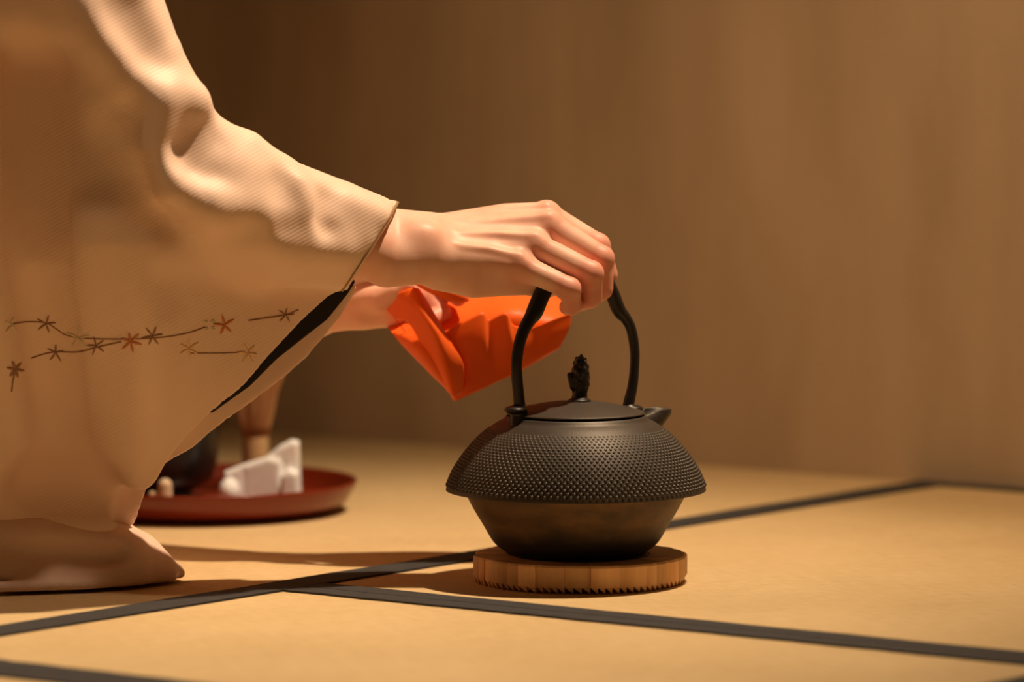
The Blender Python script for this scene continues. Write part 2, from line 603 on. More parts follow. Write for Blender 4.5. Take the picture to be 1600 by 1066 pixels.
def tatami(u0, u1, v0, v1, borders, along_u):
    """one mat; borders: list of (u0,u1,v0,v1) cloth edgings"""
    g = 0.0006
    mu, mv = (u0 + u1) / 2, (v0 + v1) / 2
    hu, hv = (u1 - u0) / 2 - g, (v1 - v0) / 2 - g
    bm = bmesh.new()
    L, W = (hu, hv) if along_u else (hv, hu)
    vs = [bm.verts.new((sx * L, sy * W, z)) for z in (-0.055, 0.0) for sx, sy in ((-1, -1), (1, -1), (1, 1), (-1, 1))]
    for f in ((3, 2, 1, 0), (4, 5, 6, 7), (0, 1, 5, 4), (1, 2, 6, 5), (2, 3, 7, 6), (3, 0, 4, 7)):
        bm.faces.new([vs[i] for i in f])
    o = bm_obj('tatami_mat', bm, M['tatami'])
    o.location = uv(mu, mv)
    o.rotation_euler = (0, 0, ANG if along_u else ANG - math.pi / 2)
    bpy.context.view_layer.update()
    o.parent = floor
    for (a, b, c, d) in borders:
        # slightly wavy cloth edging, folded over the mat edge
        n = 90
        lng_u = (b - a) > (d - c)
        verts, faces = [], []
        for i in range(n + 1):
            t = i / n
            w0 = 0.0012 * math.sin(t * 61 + a * 9) * random.random()
            w1 = 0.0016 * math.sin(t * 83 + c * 7) * random.random()
            if lng_u:
                p = [(a + (b - a) * t, c + w0 if c > v0 + .02 else c + g), (a + (b - a) * t, d + w1 if d < v1 - .02 else d - g)]
            else:
                p = [(a + w0 if a > u0 + .02 else a + g, c + (d - c) * t), (b + w1 if b < u1 - .02 else b - g, c + (d - c) * t)]
            for (pu, pv) in p:
                verts.append(uv(pu, pv, 0.0002))
                verts.append(uv(pu, pv, 0.0016))
        for i in range(n):
            k = i * 4
            faces += [(k + 1, k + 3, k + 7, k + 5), (k, k + 1, k + 5, k + 4), (k + 3, k + 2, k + 6, k + 7)]
        mesh_obj('border', verts, faces, M['border'], o, smooth=False)
    return o

A1, B1, C1, A2 = -0.136, -0.156, -0.598, 0.524
R = 2.6
tatami(B1, WALL_U, A1, A1 + 1.80, [(B1, B1 + 0.024, A1, A1 + 1.80), (WALL_U - 0.022, WALL_U, A1, A1 + 1.80)], False)
tatami(WALL_U - 1.80, WALL_U, A1 - 0.90, A1, [(WALL_U - 1.80, WALL_U, A1 - 0.034, A1), (WALL_U - 1.80, WALL_U, A1 - 0.90, A1 - 0.872)], True)
tatami(C1, B1, A1, A2, [(B1 - 0.024, B1, A1, A2), (C1, C1 + 0.026, A1, A2)], False)
tatami(C1 - 0.88, C1, A1, A1 + 1.80, [(C1 - 0.026, C1, A1, A1 + 1.80), (C1 - 0.88, C1 - 0.854, A1, A1 + 1.80)], False)
tatami(C1, B1, A2, A1 + 1.80, [(C1, B1, A2 - 0.0, A2 + 0.03), (C1, B1, A1 + 1.774, A1 + 1.80)], True)
tatami(WALL_U - 1.80, WALL_U, A1 - 1.80, A1 - 0.90, [(WALL_U - 1.80, WALL_U, A1 - 0.928, A1 - 0.90), (WALL_U - 1.80, WALL_U, A1 - 1.80, A1 - 1.772)], True)
tatami(C1 - 1.76, C1 - 0.88, A1, A1 + 1.80, [(C1 - 0.906, C1 - 0.88, A1, A1 + 1.80), (C1 - 1.76, C1 - 1.734, A1, A1 + 1.80)], False)
tatami(C1 - 1.76, WALL_U - 1.80, A1 - 1.80, A1, [(C1 - 1.76, C1 - 1.734, A1 - 1.80, A1), (WALL_U - 1.826, WALL_U - 1.80, A1 - 1.80, A1)], False)
# short edging strip that continues the front-left line past the corner
bm = bmesh.new()

# wall
bm2 = bmesh.new()
box_uv(bm2, WALL_U, WALL_U + 0.10, -3.2, 3.2, -0.056, 2.5)
wall = bm_obj('wall_back', bm2, M['wall'])
wall['kind'] = 'structure'
bm.free()

# ------------------------------------------------------------------ trivet
TC = Vector((0.0015, 0.0, 0))
trivet = thing('trivet', 'round pale wooden trivet with a fluted edge under the iron kettle', 'trivet', TC)
TR, TH = 0.0785, 0.0205
nseg = 30
edges = [0.0]
for i in range(nseg):
    edges.append(edges[-1] + random.uniform(0.6, 1.4))
edges = [2 * math.pi * e / edges[-1] for e in edges]
for i in range(nseg):
    a0, a1 = edges[i] + 0.0008, edges[i + 1] - 0.0008
    rr = TR + random.uniform(-0.0016, 0.0012)
    bm = bmesh.new()
    prof = []
    m = 4
    ri = 0.052
    top, bot = [], []
    for k in range(m + 1):
        t = k / m
        a = a0 + (a1 - a0) * t
        ro = rr + 0.0016 * math.sin(math.pi * t)
        top.append(bm.verts.new((ro * math.cos(a) * .985, ro * math.sin(a) * .985, TH)))
        top[-1].tag = True
        bot.append((bm.verts.new((ro * math.cos(a), ro * math.sin(a), TH - 0.0015)),
                    bm.verts.new((ro * 1.0 * math.cos(a), ro * 1.0 * math.sin(a), 0.0048))))
    it = [bm.verts.new((ri * math.cos(a), ri * math.sin(a), z)) for z in (TH, 0.0048) for a in (a0, a1)]
    for k in range(m):
        bm.faces.new((top[k], bot[k][0], bot[k + 1][0], top[k + 1]))
        bm.faces.new((bot[k][0], bot[k][1], bot[k + 1][1], bot[k + 1][0]))
    bm.faces.new(top + [it[1], it[0]])
    bm.faces.new([b[1] for b in bot] + [it[3], it[2]])
    bm.faces.new((it[0], it[2], bot[0][1], bot[0][0], top[0]))
    bm.faces.new((it[1], it[3], bot[-1][1], bot[-1][0], top[-1]))
    # saw teeth along the foot
    nt_ = max(2, int(round((a1 - a0) * TR / 0.0058)))
    for k in range(nt_):
        b0 = a0 + (a1 - a0) * k / nt_
        b1 = a0 + (a1 - a0) * (k + 1) / nt_
        ro, rin = rr + 0.0002, rr - 0.007
        q = [bm.verts.new((r_ * math.cos(b_), r_ * math.sin(b_), 0.0050)) for r_, b_ in ((ro, b0), (ro, b1), (rin, b1), (rin, b0))]
        tip = [bm.verts.new((r_ * math.cos(b1), r_ * math.sin(b1), 0.0)) for r_ in (ro - .001, rin)]
        bm.faces.new((q[0], q[1], tip[0])); bm.faces.new((q[3], q[2], tip[1]))
        bm.faces.new((q[0], tip[0], tip[1], q[3])); bm.faces.new((q[1], q[2], tip[1], tip[0]))
        bm.faces.new(q)
    o = bm_obj('wood_segment', bm, M['wood'])
    o.parent = trivet
v, f = lathe([(0.0, TH - .0005), (0.02, TH - .0005), (0.0525, TH - .0005), (0.0525, 0.004), (0.0, 0.004)], 40)
o = mesh_obj('center_disc', v, f, M['wood_dark'], smooth=False)
o.parent = trivet

# ------------------------------------------------------------------ kettle
KZ = TH
KC = Vector((-0.002, 0.0, 0.0))
kettle = thing('iron_kettle', 'dark cast-iron kettle with hobnail shoulder and arched handle on wooden trivet', 'kettle', (KC.x, KC.y, KZ))
HANDLE_YAW = math.radians(33)

def kobj(name, v, f, mat, parent=None, smooth=True):
    return mesh_obj(name, v, f, mat, parent or kettle, smooth)

low = catmull([(0.0, KZ + .0005), (0.046, KZ + .0006), (0.0535, KZ + .003), (0.0615, .0300), (0.0690, .0425), (0.0762, .0545), (0.0815, .0650), (0.083, .0700), (0.081, .0740)], 6)
v, f = lathe([tuple(p) for p in low], 96, KC)
kobj('body', v, f, M['iron_low'])
skp = [(0.0967, .0684), (0.0958, .0722), (0.0910, .0835), (0.0825, .0965), (0.0720, .1085), (0.0615, .1168), (0.0550, .1205)]
skirt_curve = catmull(skp, 8)
prof = [(0.080, .0700), (0.090, .0694), (0.0958, .0682)] + [tuple(p) for p in skirt_curve] + \
       [(0.0528, .1222), (0.0520, .1236), (0.0508, .1240), (0.0495, .1236), (0.0485, .1205), (0.047, .118)]
v, f = lathe(prof, 128, KC)
kobj('shoulder', v, f, M['iron'])
# hobnails in diagonal rows
tot = np.cumsum([0] + [np.hypot(*(skirt_curve[i + 1] - skirt_curve[i])) for i in range(len(skirt_curve) - 1)])
dv, df = [], []
NR = 21
NA = 124
s_lo, s_hi = 0.0042, tot[-1] - 0.0125
for row in range(NR):
    tt = row / (NR - 1)
    s = s_lo + (s_hi - s_lo) * (1 - (1 - tt) ** 1.0)
    r_ = np.interp(s, tot, skirt_curve[:, 0]); z_ = np.interp(s, tot, skirt_curve[:, 1])
    r2 = np.interp(s + .0005, tot, skirt_curve[:, 0]); z2 = np.interp(s + .0005, tot, skirt_curve[:, 1])
    tg = np.array([r2 - r_, z2 - z_]); tg /= np.linalg.norm(tg)
    nr = np.array([tg[1], -tg[0]])
    if nr[0] < 0:
        nr = -nr
    size = 0.36 * min(2 * math.pi * r_ / NA, 0.0050)
    hgt = size * 0.75 * (1 - 0.55 * tt)
    for k in range(NA):
        a = 2 * math.pi * (k + 0.5 * (row % 2)) / NA
        ca, sa = math.cos(a), math.sin(a)
        er, et = np.array([ca, sa, 0]), np.array([-sa, ca, 0])
        T = er * tg[0] + np.array([0, 0, tg[1]])
        N = er * nr[0] + np.array([0, 0, nr[1]])
        c = er * r_ + np.array([KC.x, KC.y, z_])
        b = len(dv)
        for (rad, hh) in ((1.0, -0.15), (0.62, 0.72)):
            for q in range(6):
                w = q * math.pi / 3
                dv.append(c + (et * math.cos(w) + T * math.sin(w)) * size * rad + N * hgt * hh)
        dv.append(c + N * hgt)
        for q in range(6):
            q2 = (q + 1) % 6
            df.append((b + q, b + q2, b + 6 + q2, b + 6 + q))
            df.append((b + 6 + q, b + 6 + q2, b + 12))
o = kobj('hobnails', dv, df, M['iron'])
o['kind'] = 'stuff'
# lid with low dome, seated slightly proud of the mouth
lidp = catmull([(0.0, .1345), (0.012, .1342), (0.026, .1325), (0.040, .1296), (0.0485, .1272), (0.0508, .1262)], 5)
prof = [tuple(p) for p in lidp] + [(0.0512, .1256), (0.0505, .1250), (0.046, .1248), (0.045, .118), (0.0, .118)]
v, f = lathe(prof, 96, KC)
lid = kobj('lid', v, f, M['iron'])
# knob: pine-cone shaped finial on a ring
kb = Vector((KC.x + 0.0025, KC.y, 0.1335))
sc = Sculpt((kb.x - .02, kb.y - .02, kb.z - .006), (kb.x + .02, kb.y + .02, kb.z + .044), 0.0007)
sc.ell((kb.x, kb.y, kb.z + .001), (.0088, .0088, .0030), 0)
sc.chain([(kb.x, kb.y, kb.z, .0062), (kb.x, kb.y, kb.z + .006, .0052)], .001)
sc.ell((kb.x + .0008, kb.y, kb.z + .0185), (.0066, .0062, .0160), .001)
sc.chain([(kb.x + .0012, kb.y, kb.z + .030, .0035), (kb.x + .0014, kb.y, kb.z + .0350, .0012)], .001)
for k in range(46):      # cone scales
    t = (k + .5) / 46
    a = k * 2.39996
    zz = kb.z + .005 + t * .029
    rr = .0060 * math.sqrt(max(0.05, 1 - ((zz - kb.z - .0185) / .017) ** 2))
    sc.ell((kb.x + .0008 + rr * math.cos(a), kb.y + rr * .92 * math.sin(a), zz), (.0013, .0013, .0017), .0012)
sc.chain([(kb.x - .004, kb.y - .001, kb.z + .012, .0035), (kb.x - .0072, kb.y - .002, kb.z + .0205, .0022)], .0012)
V, Q = sc.mesh(1)
o = np_obj('knob', V, Q, M['iron_black'], lid)
# spout: short beak that points along the handle
ca, sa = math.cos(HANDLE_YAW), math.sin(HANDLE_YAW)
hd = Vector((ca, sa, 0))
sp = Vector((KC.x, KC.y, 0))
sc = Sculpt((sp.x + .02, sp.y - .01, .095), (sp.x + .10, sp.y + .08, .14), 0.0008)
def P3(r, z):
    p = sp + hd * r
    return (p.x, p.y, z)
sc.chain([(*P3(.050, .1110), .0135), (*P3(.060, .1150), .0118), (*P3(.068, .1190), .0108), (*P3(.0745, .1245), .0098)], 0)
sc.chain([(*P3(.056, .1240), .0085), (*P3(.066, .1245), .0086), (*P3(.082, .1330), .0080)], .0006, 'sub')
sc.cut_plane(P3(.077, .1256), Vector((hd.x * 0.06, hd.y * 0.06, 1.0)), 0.0006)
V, Q = sc.mesh(1)
np_obj('spout', V, Q, M['iron'], kettle)
# handle: thin legs, thicker knotted grip
def hp(px, py, w, dz=0.0):
    # point in the handle's own plane (yawed about the kettle axis)
    X = (px - 899.5) / 2090.0
    for _ in range(4):
        Y = X * math.tan(HANDLE_YAW)
        p = at(px, py, Y)
        X = p.x - KC.x
    return (p.x, p.y, p.z, w / 2 / 2100)
arch = [hp(812.5, 640, 19), hp(810, 615, 18), hp(807, 573, 18), hp(811, 540, 18.5), hp(819, 515, 20), hp(828, 499, 22), hp(835, 488, 27), hp(846, 462, 27),
        hp(858, 442, 26), hp(876, 424, 26), hp(902, 415, 26), hp(928, 420, 26), hp(945, 436, 26), hp(957, 460, 26),
        hp(967, 485, 25), hp(977, 497, 21), hp(985.5, 513, 19), hp(991, 540, 18), hp(992, 564, 17), hp(989, 600, 18), hp(983, 628, 20), hp(981, 640, 20)]
v, f = tube(catmull(arch, 8), 14, squash=0.85)
kobj('handle', v, f, M['iron_black'])
for (px, py) in ((811, 638), (982, 637)):
    c = hp(px, py, 2)
    sc = Sculpt((c[0] - .02, c[1] - .02, c[2] - .02), (c[0] + .02, c[1] + .02, c[2] + .016), 0.0008)
    sgn = -1 if px < 900 else 1
    sc.chain([(c[0], c[1], c[2] - .012, .0072), (c[0], c[1], c[2] - .002, .0062)], 0)
    sc.ell((c[0] + sgn * hd.x * .003, c[1] + sgn * hd.y * .003, c[2] - .001), (.0085, .0085, .0032), .001)
    V, Q = sc.mesh(1)
    np_obj('handle_lug', V, Q, M['iron_black'], kettle)

# ------------------------------------------------------------------ tray and its things
TRC = Vector((-0.31, 0.465, 0))
tray = thing('round_tray', 'round dark red lacquered tray on the tatami behind the kimono sleeve', 'tray', TRC)
prof = [(0.0, 0.0095), (0.08, 0.0095), (0.112, 0.010), (0.120, 0.0125), (0.1265, 0.0225), (0.1290, 0.0262), (0.1305, 0.0265),
        (0.1312, 0.0255), (0.1300, 0.0215), (0.1225, 0.0085), (0.1170, 0.0055), (0.1050, 0.0045), (0.0, 0.0045)]
v, f = lathe(prof, 96)
mesh_obj('plate', v, f, M['lacquer']).parent = tray
v, f = lathe([(0.0865, 0.006), (0.090, 0.006), (0.0895, 0.0), (0.0855, 0.0), (0.0850, 0.006)], 72)
mesh_obj('foot_ring', v, f, M['lacquer']).parent = tray
TZ = 0.0096

# tea bowl
bc = Vector((-0.342, 0.485, TZ))
bowl = thing('tea_bowl', 'black glazed tea bowl half hidden by the sleeve on the red tray', 'bowl', bc)
prof = [(0.0, .0075), (0.018, .0065), (0.019, 0.0), (0.0235, 0.0), (0.0245, .006)] + \
       [tuple(p) for p in catmull([(.0245, .006), (.038, .013), (.0445, .028), (.0465, .048), (.0475, .066)], 5)] + \
       [(.0465, .0675), (.0450, .066)] + [tuple(p) for p in catmull([(.0450, .066), (.0438, .048), (.0415, .030), (.034, .017), (.018, .0105), (0, .0095)], 5)]
v, f = lathe(prof, 64, fn=lambda a, r, z: 1 + 0.012 * math.sin(3 * a + z * 40))
mesh_obj('bowl_body', v, f, M['black_glaze']).parent = bowl

# bamboo whisk standing on its handle
wc = at(399, 740, 0.535)
wc = Vector((wc.x, 0.535, TZ))
whisk = thing('bamboo_whisk', 'bamboo tea whisk standing on the red tray behind the white cloth', 'whisk', wc)
v, f = lathe([(0, 0), (.0112, 0), (.0116, .001), (.0113, .020), (.0113, .044), (.0108, .049), (0, .049)], 32)
mesh_obj('grip', v, f, M['bamboo']).parent = whisk
v, f = lathe([(.0104, .0475), (.0119, .0485), (.0119, .0525), (.0104, .0535)], 32)
mesh_obj('thread_band', v, f, M['thread']).parent = whisk
tv, tf = [], []
for k in range(56):
    a = 2 * math.pi * k / 56
    for ring, (r1, r2, r3) in enumerate(((.0108, .0185, .0245), (.0085, .013, .0165))):
        if ring == 1 and k % 2:
            continue
        pts = catmull([(r1, .046, .0006), (r2 * .85, .068, .0006), (r2, .083, .00055), (r3, .1, .0005), (r3 * .97, .108, .0004), (r3 * .9, .110, .0003)], 2)
        s = np.array([(p[0] * math.cos(a), p[0] * math.sin(a), p[1], p[2]) for p in pts])
        vv, ff = tube(s, 4)
        b = len(tv)
        tv += list(vv)
        tf += [tuple(i + b for i in q) for q in ff]
o = mesh_obj('tines', tv, tf, M['tine'])
o.parent = whisk
o['kind'] = 'stuff'

# folded white cloth
cy = 0.435
def c2(px, py, Y=cy):
    p = at(px, py, Y)
    return (p.x, p.z)
base = TZ
def zfix(poly):
    return [(x, max(z, base + .0006)) for x, z in poly]
p0 = at(405, 760, cy)
sc = Sculpt((p0.x - .055, cy - .03, 0.002), (p0.x + .055, cy + .035, .075), 0.0010)
sc.slab(zfix([c2(352, 785), c2(350, 738), c2(378, 727), c2(420, 714), c2(440, 720), c2(440, 785)]), cy + .004, .008, .001, rnd=.004)
sc.slab(zfix([c2(418, 785), c2(420, 712), c2(436, 699), c2(455, 689), c2(467, 692), c2(471, 785)]), cy + .010, .010, .003, rnd=.004)
sc.slab(zfix([c2(437, 785), c2(440, 742), c2(452, 732), c2(466, 738), c2(470, 785)]), cy - .004, .009, .002, rnd=.004)
sc.ell((c2(358, 752)[0], cy - .003, base + .0105), (.0085, .012, .0105), .002)
sc.chain([(*[c2(380, 735)[0], cy - .005, c2(380, 735)[1]], .0018), (c2(384, 768)[0], cy - .006, base + .003, .0018)], .002, 'sub')
sc.chain([(c2(443, 722)[0], cy - .002, c2(443, 722)[1], .0022), (c2(436, 768)[0], cy - .010, base + .004, .0020)], .002, 'sub')
for t in range(4):
    sc.chain([(c2(390 + t * 10, 733)[0], cy - .0055, c2(390 + t * 10, 733 - t * 3)[1], .0006), (c2(388 + t * 11, 770)[0], cy - .0055, base + .004, .0006)], .0012, 'sub')
V, Q = sc.mesh(1)
cloth = np_obj('folded_cloth', V, Q, M['linen'])
tag(cloth, 'white folded linen cloth standing on the red lacquer tray', 'cloth')

# small cream toggle near the front of the tray
tg_ = at(258, 774, 0.372)
sc = Sculpt((tg_.x - .02, .355, 0.008), (tg_.x + .014, .392, .05), 0.0006)
tz = 0.0098
sc.chain([(tg_.x, .372, tz + .0064, .0062), (tg_.x, .372, tz + .0215, .0058)], 0)
sc.chain([(tg_.x - .004, .373, tz + .012, .0035), (tg_.x - .011, .374, tz + .014, .0026)], .002)
V, Q = sc.mesh(1)
o = np_obj('toggle', V, Q, M['ivory'])
tag(o, 'small cream rounded toggle at the front of the red tray beside the sleeve', 'toggle')

# ------------------------------------------------------------------ person
def J(px, py, Y, r):
    p = at(px, py, Y)
    return (p.x, p.y, p.z, r)

# --- right hand and forearm
a0 = at(470, 500, 0)
a1 = at(975, 300, 0)
sc = Sculpt((a0.x, -0.062, a0.z), (a1.x, 0.075, a1.z), 0.00115)
wrist = J(664, 388, -.008, .0235)
# forearm: radius and ulna give it a flattened section
sc.chain([J(490, 350, -.036, .0215), J(600, 372, -.012, .0225), J(668, 372, -.003, .0195)], .012)
sc.chain([J(490, 352, -.042, .0215), J(560, 382, -.030, .0215), J(605, 403, -.026, .0220), J(672, 402, -.019, .0190)], .012)
sc.ell(J(660, 370, -.0265, 0)[:3], (.0105, .0075, .0085), .014)                     # ulna head
MC = {  # finger: base of metacarpal, knuckle, PIP, DIP, tip
    'index':  [J(690, 362, .014, .0135), J(790, 343, .024, .0120), J(853, 338, .026, .0108), J(934, 384, .026, .0090), J(949, 430, .030, .0080), J(930, 462, .031, .0068)],
    'middle': [J(688, 374, .004, .0140), J(790, 362, .008, .0125), J(856, 354, .009, .0110), J(940, 404, .007, .0092), J(941, 452, .009, .0082), J(917, 468, .022, .0070)],
    'ring':   [J(688, 388, -.007, .0140), J(780, 385, -.006, .0120), J(836, 384, -.007, .0104), J(924, 427, -.010, .0088), J(924, 465, -.003, .0080), J(900, 474, .012, .0068)],
    'little': [J(690, 402, -.016, .0135), J(764, 408, -.018, .0115), J(812, 415, -.019, .0096), J(890, 451, -.022, .0080), J(894, 478, -.013, .0072), J(886, 480, .004, .0060)],
}
for k, L in MC.items():
    sc.chain(L[:3], .009)
# palm mass below the metacarpals, heel of the hand and thumb pad
sc.chain([J(690, 402, .000, .021), J(760, 412, .002, .020), J(822, 412, .004, .0160)], .010)
sc.chain([J(688, 420, -.010, .0150), J(740, 434, -.012, .0150), J(800, 440, -.010, .0105), J(838, 446, -.008, .0075)], .010)
sc.chain([J(690, 390, .022, .0150), J(750, 412, .032, .0150), J(800, 432, .036, .0115)], .010)
# fingers, kept apart from each other by small blends
for k, L in MC.items():
    sc.chain(L[2:], .0028)
    p = L[3]
    sc.ell(p[:3], (p[3] * 1.06, p[3] * 1.06, p[3] * 1.06), .002)
    p = L[2]
    sc.ell((p[0] + .001, p[1] - .001, p[2] + .0028), (.0085, .0078, .0085), .004)      # knuckle
# grooves between the knuckles
def groove(p, q, r, k=.004):
    sc.chain([p, q], k, 'sub')
sc.chain([J(836, 352, -.012, .0030), J(868, 366, -.010, .0030)], .006, 'sub')
sc.chain([J(822, 393, -.024, .0024), J(862, 412, -.026, .0022)], .005, 'sub')
# thumb closing on the far side of the grip
sc.chain([J(800, 432, .036, .0112), J(848, 447, .036, .0098), J(882, 440, .027, .0085)], .003)
# tendons and a vein on the back of the hand
for L, o1, o2 in ((MC['index'], 11, 10), (MC['middle'], 12, 10), (MC['ring'], 13, 9.5), (MC['little'], 12.5, 9)):
    a, b, c = L[0], L[1], L[2]
    n = np.array([0.0, -0.62, 0.78])
    f1 = np.array(a[:3]) + n * o1 / 1000
    f2 = np.array(b[:3]) + n * (o1 - .6) / 1000
    f3 = np.array(c[:3]) + n * o2 / 1000
    sc.chain([(*f1, .0016), (*f2, .0021), (*f3, .0024)], .004)
VR, QR = sc.mesh(2)

# --- left hand and forearm (behind, holding the silk)
sc = Sculpt((-0.30, 0.06, 0.13), (-0.06, 0.20, 0.262), 0.0014)
sc.chain([J(400, 478, .155, .030), J(500, 474, .142, .0235), J(560, 474, .134, .0195)], .01)
sc.chain([J(400, 462, .165, .028), J(500, 462, .150, .0225), J(560, 462, .142, .0190)], .01)
LM = [
    [J(570, 452, .150, .012), J(628, 446, .150, .0105), J(672, 442, .136, .0088), J(706, 456, .122, .0078), J(716, 466, .110, .0066)],
    [J(570, 464, .142, .013), J(630, 462, .140, .0108), J(676, 468, .130, .0090), J(690, 492, .120, .0080), J(668, 502, .110, .0068)],
    [J(570, 476, .134, .013), J(624, 480, .130, .0104), J(664, 486, .128, .0086), J(672, 500, .124, .0078), J(660, 500, .120, .0066)],
    [J(568, 482, .130, .012), J(614, 486, .130, .0092), J(644, 492, .132, .0076), J(650, 502, .130, .0068), J(642, 500, .126, .0058)],
]
for L in LM:
    sc.chain(L[:2], .008)
sc.chain([J(560, 470, .134, .017), J(610, 474, .130, .016)], .01)
for L in LM:
    sc.chain(L[1:], .0025)
# thumb pressing the silk from the near side
sc.chain([J(560, 470, .126, .013), J(594, 468, .112, .0108), J(618, 456, .106, .0088), J(634, 446, .104, .0070)], .004)
VL, QL = sc.mesh(2)

# --- body core (inside the kimono), neck and head
sc = Sculpt((-1.25, -0.30, 0.0), (-0.10, 0.48, 1.02), 0.011)
sc.chain([(-.88, .09, .20, .150), (-.74, .085, .40, .135), (-.58, .08, .57, .125)], .05)
sc.chain([(-.56, -.085, .585, .055), (-.56, .245, .585, .055)], .04)
sc.chain([(-.90, .02, .16, .090), (-.54, .03, .12, .065), (-.46, .045, .09, .048)], .03)
sc.chain([(-.90, .17, .16, .090), (-.54, .175, .12, .065), (-.47, .165, .09, .048)], .03)
sc.chain([(-.46, .03, .062, .04), (-.85, .01, .06, .042), (-1.02, .0, .05, .036)], .02)
sc.chain([(-.46, .17, .062, .04), (-.85, .18, .06, .045), (-1.02, .18, .05, .04)], .02)
sh, el = (-.57, -.085, .570), J(262, 215, -.098, .028)
sc.chain([(*sh, .048), J(120, -20, -.098, .034), el, J(440, 330, -.056, .024), J(500, 350, -.038, .024)], .01)
sc.chain([(-.55, .255, .575, .052), (-.42, .27, .34, .040), J(420, 470, .160, .031)], .02)
sc.chain([(-.535, .08, .64, .052), (-.47, .08, .74, .050)], .02)                       # neck
hc = Vector((-.425, .08, .835))
sc.ell(hc, (.088, .072, .108), .012)
sc.ell((hc.x + .035, .08, hc.z - .055), (.055, .052, .05), .03)                        # jaw
sc.chain([(hc.x + .082, .08, hc.z + .005, .008), (hc.x + .098, .08, hc.z - .022, .012)], .010)   # nose
sc.ell((hc.x + .082, .08, hc.z - .052), (.010, .022, .008), .006)                      # mouth
for s in (-1, 1):
    sc.ell((hc.x + .082, .08 + s * .030, hc.z + .006), (.010, .014, .008), .004, 'sub')
    sc.ell((hc.x - .005, .08 + s * .074, hc.z - .012), (.018, .010, .030), .006)       # ear
VB, QB = sc.mesh(2)

nb = 0
Vs, Qs = [], []
for V, Q in ((VB, QB), (VR, QR), (VL, QL)):
    Vs.append(V)
    Qs.append(Q + nb)
    nb += len(V)
person = np_obj('person', np.concatenate(Vs), np.concatenate(Qs), M['skin'])
Vall = np.concatenate(Vs)
fl_ = np.zeros(len(Vall))
for L in list(MC.values()):
    for q, w, rad in ((2, .45, .011), (3, .65, .010), (4, .7, .012), (5, .7, .012)):
        d2 = ((Vall - np.array(L[q][:3])) ** 2).sum(1)
        fl_ = np.maximum(fl_, w * np.exp(-np.maximum(d2 - .00012, 0) / rad ** 2))
for L in LM:
    for q in (2, 3, 4):
        d2 = ((Vall - np.array(L[q][:3])) ** 2).sum(1)
        fl_ = np.maximum(fl_, .6 * np.exp(-np.maximum(d2 - .00012, 0) / .011 ** 2))
att = person.data.attributes.new('flush', 'FLOAT', 'POINT')
if len(person.data.vertices) == len(fl_):
    att.data.foreach_set('value', fl_.astype(np.float32))
tag(person, 'person in pale beige kimono kneeling on tatami, one hand gripping the kettle handle', 'person')
bpy.context.view_layer.update()

# hair
sc = Sculpt((hc.x - .17, -.03, hc.z - .11), (hc.x + .11, .19, hc.z + .15), 0.006)
sc.ell((hc.x - .012, .08, hc.z + .018), (.098, .083, .108), .01)
sc.ell((hc.x - .105, .08, hc.z + .035), (.045, .05, .045), .015)
sc.ell((hc.x + .085, .08, hc.z - .035), (.075, .075, .088), .012, 'sub')
V, Q = sc.mesh(2)
np_obj('hair', V, Q, M['hair'], person)

# --- robe over the body, spreading hem in front of the knees
def pl(px, py, Y):
    p = at(px, py, Y)
    return (p.x, p.z)
sc = Sculpt((-1.30, -0.34, 0.0), (-0.28, 0.50, 0.74), 0.0075)
sc.chain([(-.90, .09, .20, .185), (-.74, .085, .40, .165), (-.60, .08, .56, .150)], .06)
sc.chain([(-.575, -.085, .585, .072), (-.575, .245, .585, .072)], .05)
sc.chain([(-.92, .00, .16, .125), (-.52, .02, .12, .095), (-.44, .04, .09, .072)], .04)
sc.chain([(-.92, .18, .16, .125), (-.52, .185, .12, .098), (-.45, .17, .09, .075)], .04)
sc.chain([(-.44, .03, .06, .058), (-.85, .0, .06, .055), (-1.05, .0, .05, .045)], .03)
sc.chain([(-.44, .17, .06, .058), (-.85, .18, .06, .055), (-1.05, .18, .05, .045)], .03)
sc.ell((-.56, .08, .70), (.09, .085, .11), .01, 'sub')
sc.cut_plane((0, 0, .0012), (0, 0, -1), .001)
V, Q = sc.mesh(3)
robe = np_obj('kimono_robe', V, Q, M['silk'], person)
# hem lying on the floor, rolled to a tip at the right
sc = Sculpt((-.80, -.115, 0.0), (-.26, .10, .11), 0.0024)
sc.chain([(-.74, -.010, .012, .030), (-.64, -.034, .016, .040), (-.52, -.040, .020, .040), (-.40, -.036, .018, .038), (-.345, -.028, .012, .032), (-.314, -.012, .004, .018), (-.303, -.002, .002, .0115)], .02)
sc.chain([(-.72, .000, .026, .034), (-.45, -.012, .028, .036), (-.37, .000, .024, .034), (-.335, .010, .010, .028)], .02)
sc.chain([(-.46, -.078, .048, .010), (-.40, -.070, .030, .009), (-.34, -.048, .024, .006)], .014, 'sub')
sc.chain([(-.68, -.070, .008, .005), (-.60, -.086, .008, .005), (-.44, -.090, .006, .005), (-.36, -.068, .004, .006), (-.308, -.022, .004, .006)], .010)
sc.cut_plane((0, 0, .0025), (0, 0, -1), .0015)
V, Q = sc.mesh(2)
np_obj('kimono_hem', V, Q, M['silk'], person)

